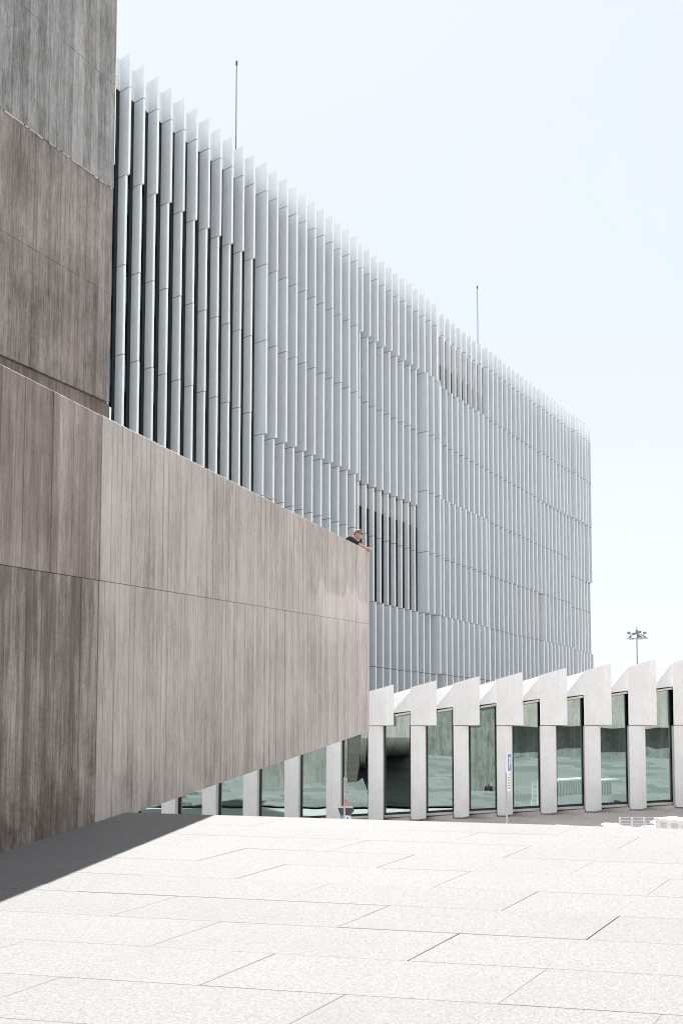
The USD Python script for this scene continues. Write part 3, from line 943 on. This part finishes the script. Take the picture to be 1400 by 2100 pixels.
# mast with floodlights far away
bx, by = 37.56, 120.0
lm = thing('floodlight_mast', (bx, by, -1.7), 'tall grey floodlight mast far behind the right end of the pavilion', 'floodlight mast')
part(lm, 'mast', MB().cyl((bx, by, -1.7), (bx, by, 16.9), .115, 12, .07), M_lampsteel)
part(lm, 'ring', MB().cyl((bx, by, 15.55), (bx, by, 15.66), .55, 16), M_lampsteel)
part(lm, 'ring', MB().cyl((bx, by, 16.02), (bx, by, 16.10), .42, 16), M_lampsteel)
part(lm, 'mast_head', MB().cyl((bx, by, 16.2), (bx, by, 16.75), .18, 10, .13).box((bx - .02, by, 17.05), (.25, .1, .07)), M_lampsteel)
for j in range(8):
    a_ = j * math.pi / 4 + .2
    rr = 1.05
    cx, cy = bx + rr * math.cos(a_), by + rr * math.sin(a_)
    head = m3.Manifold.hull_points(np.array([(rr * math.cos(a_ + o) * s_ + bx, rr * math.sin(a_ + o) * s_ + by, 15.55 + dz) for s_, o, dz in [(.62, -.30, .42), (.62, .30, .42), (1.45, -.22, .02), (1.45, .22, .02), (.70, -.32, .02), (.70, .32, .02), (.9, -.28, .42), (.9, .28, .42)]]))
    part(lm, 'lamp_head', head, M_lampsteel)
for j in range(4):
    a_ = j * math.pi / 2 + .05
    part(lm, 'upper_lamp', MB().box((bx + 1.1 * math.cos(a_), by + 1.1 * math.sin(a_), 16.35), (.36, .36, .28), a_).cyl((bx, by, 16.06), (bx + 1.05 * math.cos(a_), by + 1.05 * math.sin(a_), 16.2), .05, 6), M_lampsteel)

# wire fence and low white wall at the bottom right
fx0, fx1, fy = 5.80, 6.62, 20.0
fe = thing('wire_fence', (6.2, 20.0, GZ), 'pale wire mesh fence low at right beyond the plaza edge', 'fence')
zt = -.20
for x in np.linspace(fx0, fx1, 4):
    part(fe, 'fence_post', MB().cyl((x, fy, GZ), (x, fy, zt + .01), .018, 8), M_mesh)
wires = MB()
for x in np.arange(fx0, fx1, .06):
    wires.cyl((x, fy, GZ + .05), (x, fy, zt - .04 * abs(math.sin(x * 5))), .0025, 4)
for z in np.arange(GZ + .08, zt, .06):
    wires.cyl((fx0, fy, z), (fx1, fy, z), .0025, 4)
part(fe, 'wire_mesh', wires, M_mesh, kind='stuff')
lw = thing('low_wall', (7.0, 19.2, GZ), 'low white parapet with upright openings at the right edge of the plaza', 'wall')
w0, w1 = np.array([6.60, 20.0]), np.array([8.6, 15.2])
dw = (w1 - w0) / np.linalg.norm(w1 - w0)
nw = np.array([-dw[1], dw[0]])
Lw = np.linalg.norm(w1 - w0)


def lwp(s, d):
    return tuple(w0 + dw * s + nw * d)


part(lw, 'coping', MB().prism([lwp(0, -.05), lwp(Lw, -.05), lwp(Lw, .55), lwp(0, .55)], -.26, -.19), M_block)
part(lw, 'footing', MB().prism([lwp(0, 0), lwp(Lw, 0), lwp(Lw, .3), lwp(0, .3)], GZ, -.95), M_block)
for j in range(16):
    s = .02 + j * .34
    if s + .12 < Lw:
        part(lw, 'upright', MB().prism([lwp(s, 0), lwp(s + .13, 0), lwp(s + .13, .3), lwp(s, .3)], -.95, -.262), M_block)

# ---------------------------------------------------------------- concrete buildings behind, mirrored in the pavilion glass
mw = thing('mirrored_building', (6.0, -24.0, -1.7), 'board-marked concrete building seen mirrored in the pavilion glass', 'building')
M_back = board_concrete('mirrored_concrete', (1, 0, 0), (.30, .295, .28), (.205, .20, .19), (.095, .092, .088), bw=.25, contrast=1.3, sfreq=7.0)
part(mw, 'wall', MB().hexa([(-30, -22, -2), (34, -22, -2), (34, -30, -2), (-30, -30, -2)], [(-30, -22, 16), (34, -22, 9), (34, -30, 9), (-30, -30, 16)]), M_back)
part(mw, 'upper_wall', MB().hexa([(2, -20.5, 3.2), (26, -21.5, 2.4), (26, -21.99, 2.4), (2, -21.99, 3.2)], [(2, -20.5, 5.5), (26, -21.5, 6.5), (26, -21.99, 6.5), (2, -21.99, 5.5)]), M_wall_end)


# ---------------------------------------------------------------- people
def chain(joints, bones, level=.02):
    """one continuous body: hulls of spheres along bones, joined, refined and smoothed"""
    parts = []
    for a, b in bones:
        A, ra = joints[a]
        B, rb = joints[b]
        sa = m3.Manifold.sphere(ra, 20).translate(tuple(map(float, A)))
        sb = m3.Manifold.sphere(rb, 20).translate(tuple(map(float, B)))
        parts.append(m3.Manifold.batch_hull([sa, sb]))
    body = m3.Manifold.batch_boolean(parts, m3.OpType.Add)
    body = body.refine_to_length(level)
    mm = body.to_mesh()
    t = trimesh.Trimesh(np.array(mm.vert_properties[:, :3]), np.array(mm.tri_verts), process=True)
    trimesh.smoothing.filter_taubin(t, lamb=.5, nu=.52, iterations=8)
    return t


def head_mesh(c, yaw, pitch, h=.235):
    """a head with brow, nose, chin and ears; faces +x before turning"""
    t = trimesh.creation.icosphere(subdivisions=4)
    v = t.vertices.copy()
    x, y, z = v.T.copy()
    sx, sy, sz = .098, .076, h / 2
    face = np.clip(x, 0, 1)
    jaw = np.clip(-z, 0, 1)
    X = x * sx
    Y = y * sy * (1 - .28 * jaw ** 1.5 * (x > -.2))
    Z = z * sz
    X -= np.clip(-x, 0, 1) * jaw * .035
    g = lambda cy, cz, w, h_: np.exp(-((Y - cy) / w) ** 2 - ((Z - cz) / h_) ** 2) * (x > 0)
    X += .030 * g(0, -.012, .014, .024) + .010 * g(0, .010, .010, .03)       # nose
    X += .007 * g(0, .036, .05, .012)                                          # brow
    X -= .010 * (g(.032, .016, .016, .014) + g(-.032, .016, .016, .014))       # eye sockets
    X += .008 * g(0, -.060, .020, .008) + .006 * g(0, -.074, .018, .007)       # lips
    X += .012 * g(0, -.102, .022, .018)                                        # chin
    for sgn in (-1, 1):
        e = np.exp(-((X + .006) / .016) ** 2 - ((Z + .005) / .030) ** 2) * (y * sgn > .6)
        Y += sgn * .020 * e
    P = np.stack([X, Y, Z], 1)
    R = trimesh.transformations.euler_matrix(0, pitch, yaw, 'sxyz')[:3, :3]
    return trimesh.Trimesh(P @ R.T + c, t.faces, process=False), R, P


def hand_chain(wrist, direction, side, curl, name_joints, bones, pre, scale=1.0):
    d = np.asarray(direction, float)
    d /= np.linalg.norm(d)
    s = np.asarray(side, float)
    s -= d * s.dot(d)
    s /= np.linalg.norm(s)
    n = np.cross(d, s)
    palm = wrist + d * .055 * scale
    name_joints[pre + 'palm'] = (palm, .026)
    bones.append((pre + 'wrist', pre + 'palm'))
    for i, L in enumerate((.070, .078, .073, .058)):
        o = (i - 1.5) * .020
        k0 = wrist + d * .088 + s * o
        k1 = k0 + (d * math.cos(curl) + n * math.sin(curl)) * L * .55
        k2 = k1 + (d * math.cos(curl * 2.2) + n * math.sin(curl * 2.2)) * L * .5
        name_joints['%sk%d' % (pre, i)] = (k0, .0105)
        name_joints['%sm%d' % (pre, i)] = (k1, .009)
        name_joints['%st%d' % (pre, i)] = (k2, .0075)
        bones += [(pre + 'palm', '%sk%d' % (pre, i)), ('%sk%d' % (pre, i), '%sm%d' % (pre, i)), ('%sm%d' % (pre, i), '%st%d' % (pre, i))]
    th0 = wrist + d * .03 - s * .028
    th1 = th0 + (d * .7 - s * .5 + n * .4) * .045
    th2 = th1 + (d * .9 + n * .3) * .03
    name_joints[pre + 'h0'] = (th0, .013)
    name_joints[pre + 'h1'] = (th1, .0105)
    name_joints[pre + 'h2'] = (th2, .0085)
    bones += [(pre + 'palm', pre + 'h0'), (pre + 'h0', pre + 'h1'), (pre + 'h1', pre + 'h2')]


# the man leaning on the parapet
pp = np.array([-.72, 19.2, 4.55])
man = thing('person', pp, 'person in black t-shirt and sunglasses leaning on the parapet with hands over its edge', 'person')
V = lambda *a: np.array(a, float)
deck_z = wz_top(19.0) - DECK
Jn = {
    'pel': (V(-.86, 19.18, 5.36), .145), 'waist': (V(-.66, 19.18, 5.58), .135), 'chest': (V(-.40, 19.18, 5.80), .150), 'ucl': (V(-.27, 19.18, 5.865), .115),
    'shr': (V(-.235, 19.02, 5.895), .075), 'shl': (V(-.235, 19.35, 5.895), .075), 'neck': (V(-.185, 19.18, 5.93), .058), 'skull': (V(-.10, 19.18, 6.00), .062),
    'elr': (V(-.03, 18.95, 5.765), .043), 'ell': (V(-.03, 19.40, 5.775), .043), 'rwrist': (V(.105, 19.085, 5.735), .029), 'lwrist': (V(.105, 19.235, 5.735), .029),
    'hpr': (V(-.88, 19.09, 5.28), .100), 'hpl': (V(-.88, 19.27, 5.28), .100), 'knr': (V(-.80, 19.08, 4.98), .062), 'knl': (V(-.84, 19.28, 4.98), .062),
    'anr': (V(-.92, 19.08, deck_z + .09), .045), 'anl': (V(-.96, 19.28, deck_z + .09), .045), 'tor': (V(-.76, 19.07, deck_z + .05), .045), 'tol': (V(-.80, 19.28, deck_z + .05), .045)}
Bn = [('pel', 'waist'), ('waist', 'chest'), ('chest', 'ucl'), ('ucl', 'shr'), ('ucl', 'shl'), ('ucl', 'neck'), ('neck', 'skull'), ('shr', 'elr'), ('elr', 'rwrist'), ('shl', 'ell'), ('ell', 'lwrist'),
      ('pel', 'hpr'), ('pel', 'hpl'), ('hpr', 'knr'), ('knr', 'anr'), ('hpl', 'knl'), ('knl', 'anl'), ('anr', 'tor'), ('anl', 'tol')]
hand_chain(Jn['rwrist'][0], (.80, .42, -.42), (-.35, .9, 0), .55, Jn, Bn, 'r')
hand_chain(Jn['lwrist'][0], (.80, -.42, -.42), (-.35, -.9, 0), -.55, Jn, Bn, 'l')
bodym = chain(Jn, Bn, .014)
HC = V(-.062, 19.18, 6.045)
hd, HR, HP = head_mesh(HC, math.radians(-14), math.radians(12))
bodyt = trimesh.util.concatenate([bodym, hd])
man_body = part(man, 'body', bodyt, M_skin, smooth=True)
hairsel = HP[:, 2] > .030 + .35 * np.clip(HP[:, 0] - .02, -.1, .2)
hairsel |= (HP[:, 0] < -.035) & (HP[:, 2] > -.035)
keep = hairsel[hd.faces].all(axis=1)
cap = trimesh.Trimesh((HP * 1.035) @ HR.T + HC, hd.faces[keep], process=True)
part(man, 'hair', cap, M_hair, smooth=True)
gl = MB()
for sgn in (-1, 1):
    pts = []
    for z_, x_ in ((.034, .100), (.002, .098)):
        for yy in (.008, .036, .060):
            pts.append((x_ - .35 * yy ** 1.2 * 1.6 + .004, sgn * yy, z_))
            pts.append((x_ - .35 * yy ** 1.2 * 1.6 - .006, sgn * yy, z_))
    hl = m3.Manifold.hull_points(np.array(pts) @ HR.T + HC)
    mm = hl.to_mesh()
    gl.add(np.array(mm.vert_properties[:, :3]), np.array(mm.tri_verts))
    a_ = np.array([.078, sgn * .066, .028]) @ HR.T + HC
    b_ = np.array([-.012, sgn * .084, .022]) @ HR.T + HC
    gl.cyl(a_, b_, .005, 6)
gl.cyl(np.array([.102, -.01, .026]) @ HR.T + HC, np.array([.102, .01, .026]) @ HR.T + HC, .004, 6)
part(man, 'sunglasses', gl, M_black)


def clothes(joints, bones, names, grow, level=.018):
    j = {k: (v[0], v[1] + grow) for k, v in joints.items()}
    return chain(j, [b for b in bones if b in names], level)


half = {**Jn, 'mr': (Jn['shr'][0] * .22 + Jn['elr'][0] * .78, .050), 'ml': (Jn['shl'][0] * .22 + Jn['ell'][0] * .78, .050)}
part(man, 'shirt', clothes(half, [('pel', 'waist'), ('waist', 'chest'), ('chest', 'ucl'), ('ucl', 'shr'), ('ucl', 'shl'), ('shr', 'mr'), ('shl', 'ml')], [('pel', 'waist'), ('waist', 'chest'), ('chest', 'ucl'), ('ucl', 'shr'), ('ucl', 'shl'), ('shr', 'mr'), ('shl', 'ml')], .012), M_shirt, smooth=True)
part(man, 'trousers', clothes(Jn, [('pel', 'hpr'), ('pel', 'hpl'), ('hpr', 'knr'), ('knr', 'anr'), ('hpl', 'knl'), ('knl', 'anl')], [('pel', 'hpr'), ('pel', 'hpl'), ('hpr', 'knr'), ('knr', 'anr'), ('hpl', 'knl'), ('knl', 'anl')], .014, .03), M_trousers, smooth=True)

# the figure on the plaza seen only as a reflection in the pavilion glass
px_, py_ = 0.0, -0.55
fz = -0.05
dim = thing('person', (px_, py_, fz), 'person in dark clothes mirrored in the pavilion glass left of the parking sign', 'person')
D = {
    'pel': (V(px_, py_, fz + .93), .14), 'waist': (V(px_, py_, fz + 1.10), .135), 'chest': (V(px_, py_, fz + 1.30), .15), 'ucl': (V(px_, py_, fz + 1.42), .10),
    'shr': (V(px_ - .19, py_, fz + 1.41), .07), 'shl': (V(px_ + .19, py_, fz + 1.41), .07), 'neck': (V(px_, py_, fz + 1.50), .056), 'skull': (V(px_, py_, fz + 1.58), .062),
    'elr': (V(px_ - .27, py_ + .04, fz + 1.13), .045), 'ell': (V(px_ + .27, py_ + .04, fz + 1.13), .045), 'rwrist': (V(px_ - .09, py_ + .22, fz + 1.08), .03), 'lwrist': (V(px_ + .09, py_ + .22, fz + 1.08), .03),
    'hpr': (V(px_ - .09, py_, fz + .90), .10), 'hpl': (V(px_ + .09, py_, fz + .90), .10), 'knr': (V(px_ - .10, py_ + .02, fz + .48), .062), 'knl': (V(px_ + .10, py_ + .02, fz + .48), .062),
    'anr': (V(px_ - .11, py_, fz + .08), .045), 'anl': (V(px_ + .11, py_, fz + .08), .045), 'tor': (V(px_ - .12, py_ + .17, fz + .04), .04), 'tol': (V(px_ + .12, py_ + .17, fz + .04), .04)}
DB = [('pel', 'waist'), ('waist', 'chest'), ('chest', 'ucl'), ('ucl', 'shr'), ('ucl', 'shl'), ('ucl', 'neck'), ('neck', 'skull'), ('shr', 'elr'), ('elr', 'rwrist'), ('shl', 'ell'), ('ell', 'lwrist'),
      ('pel', 'hpr'), ('pel', 'hpl'), ('hpr', 'knr'), ('knr', 'anr'), ('hpl', 'knl'), ('knl', 'anl'), ('anr', 'tor'), ('anl', 'tol')]
core_b = [b for b in DB if b[0] not in ('neck',) and b[1] not in ('neck', 'skull')]
hand_chain(D['rwrist'][0], (.7, .5, .1), (0, 0, 1), -.5, D, DB, 'r')
hand_chain(D['lwrist'][0], (-.7, .5, .1), (0, 0, 1), .5, D, DB, 'l')
hd2, R2, P2_ = head_mesh(V(px_, py_ + .02, fz + 1.66), math.radians(90), math.radians(6))
part(dim, 'body', trimesh.util.concatenate([chain(D, DB, .016), hd2]), M_skin, smooth=True)
part(dim, 'clothing', clothes(D, core_b, core_b, .014, .03), M_shirt, smooth=True)
sel = (P2_[:, 2] > .035) | ((P2_[:, 0] < -.03) & (P2_[:, 2] > -.05))
part(dim, 'hair', trimesh.Trimesh((P2_ * 1.04) @ R2.T + V(px_, py_ + .02, fz + 1.66), hd2.faces[sel[hd2.faces].all(axis=1)], process=True), M_hair, smooth=True)
part(dim, 'pale_badge', MB().box((px_, py_ + .235, fz + 1.12), (.09, .01, .10)), M_white)
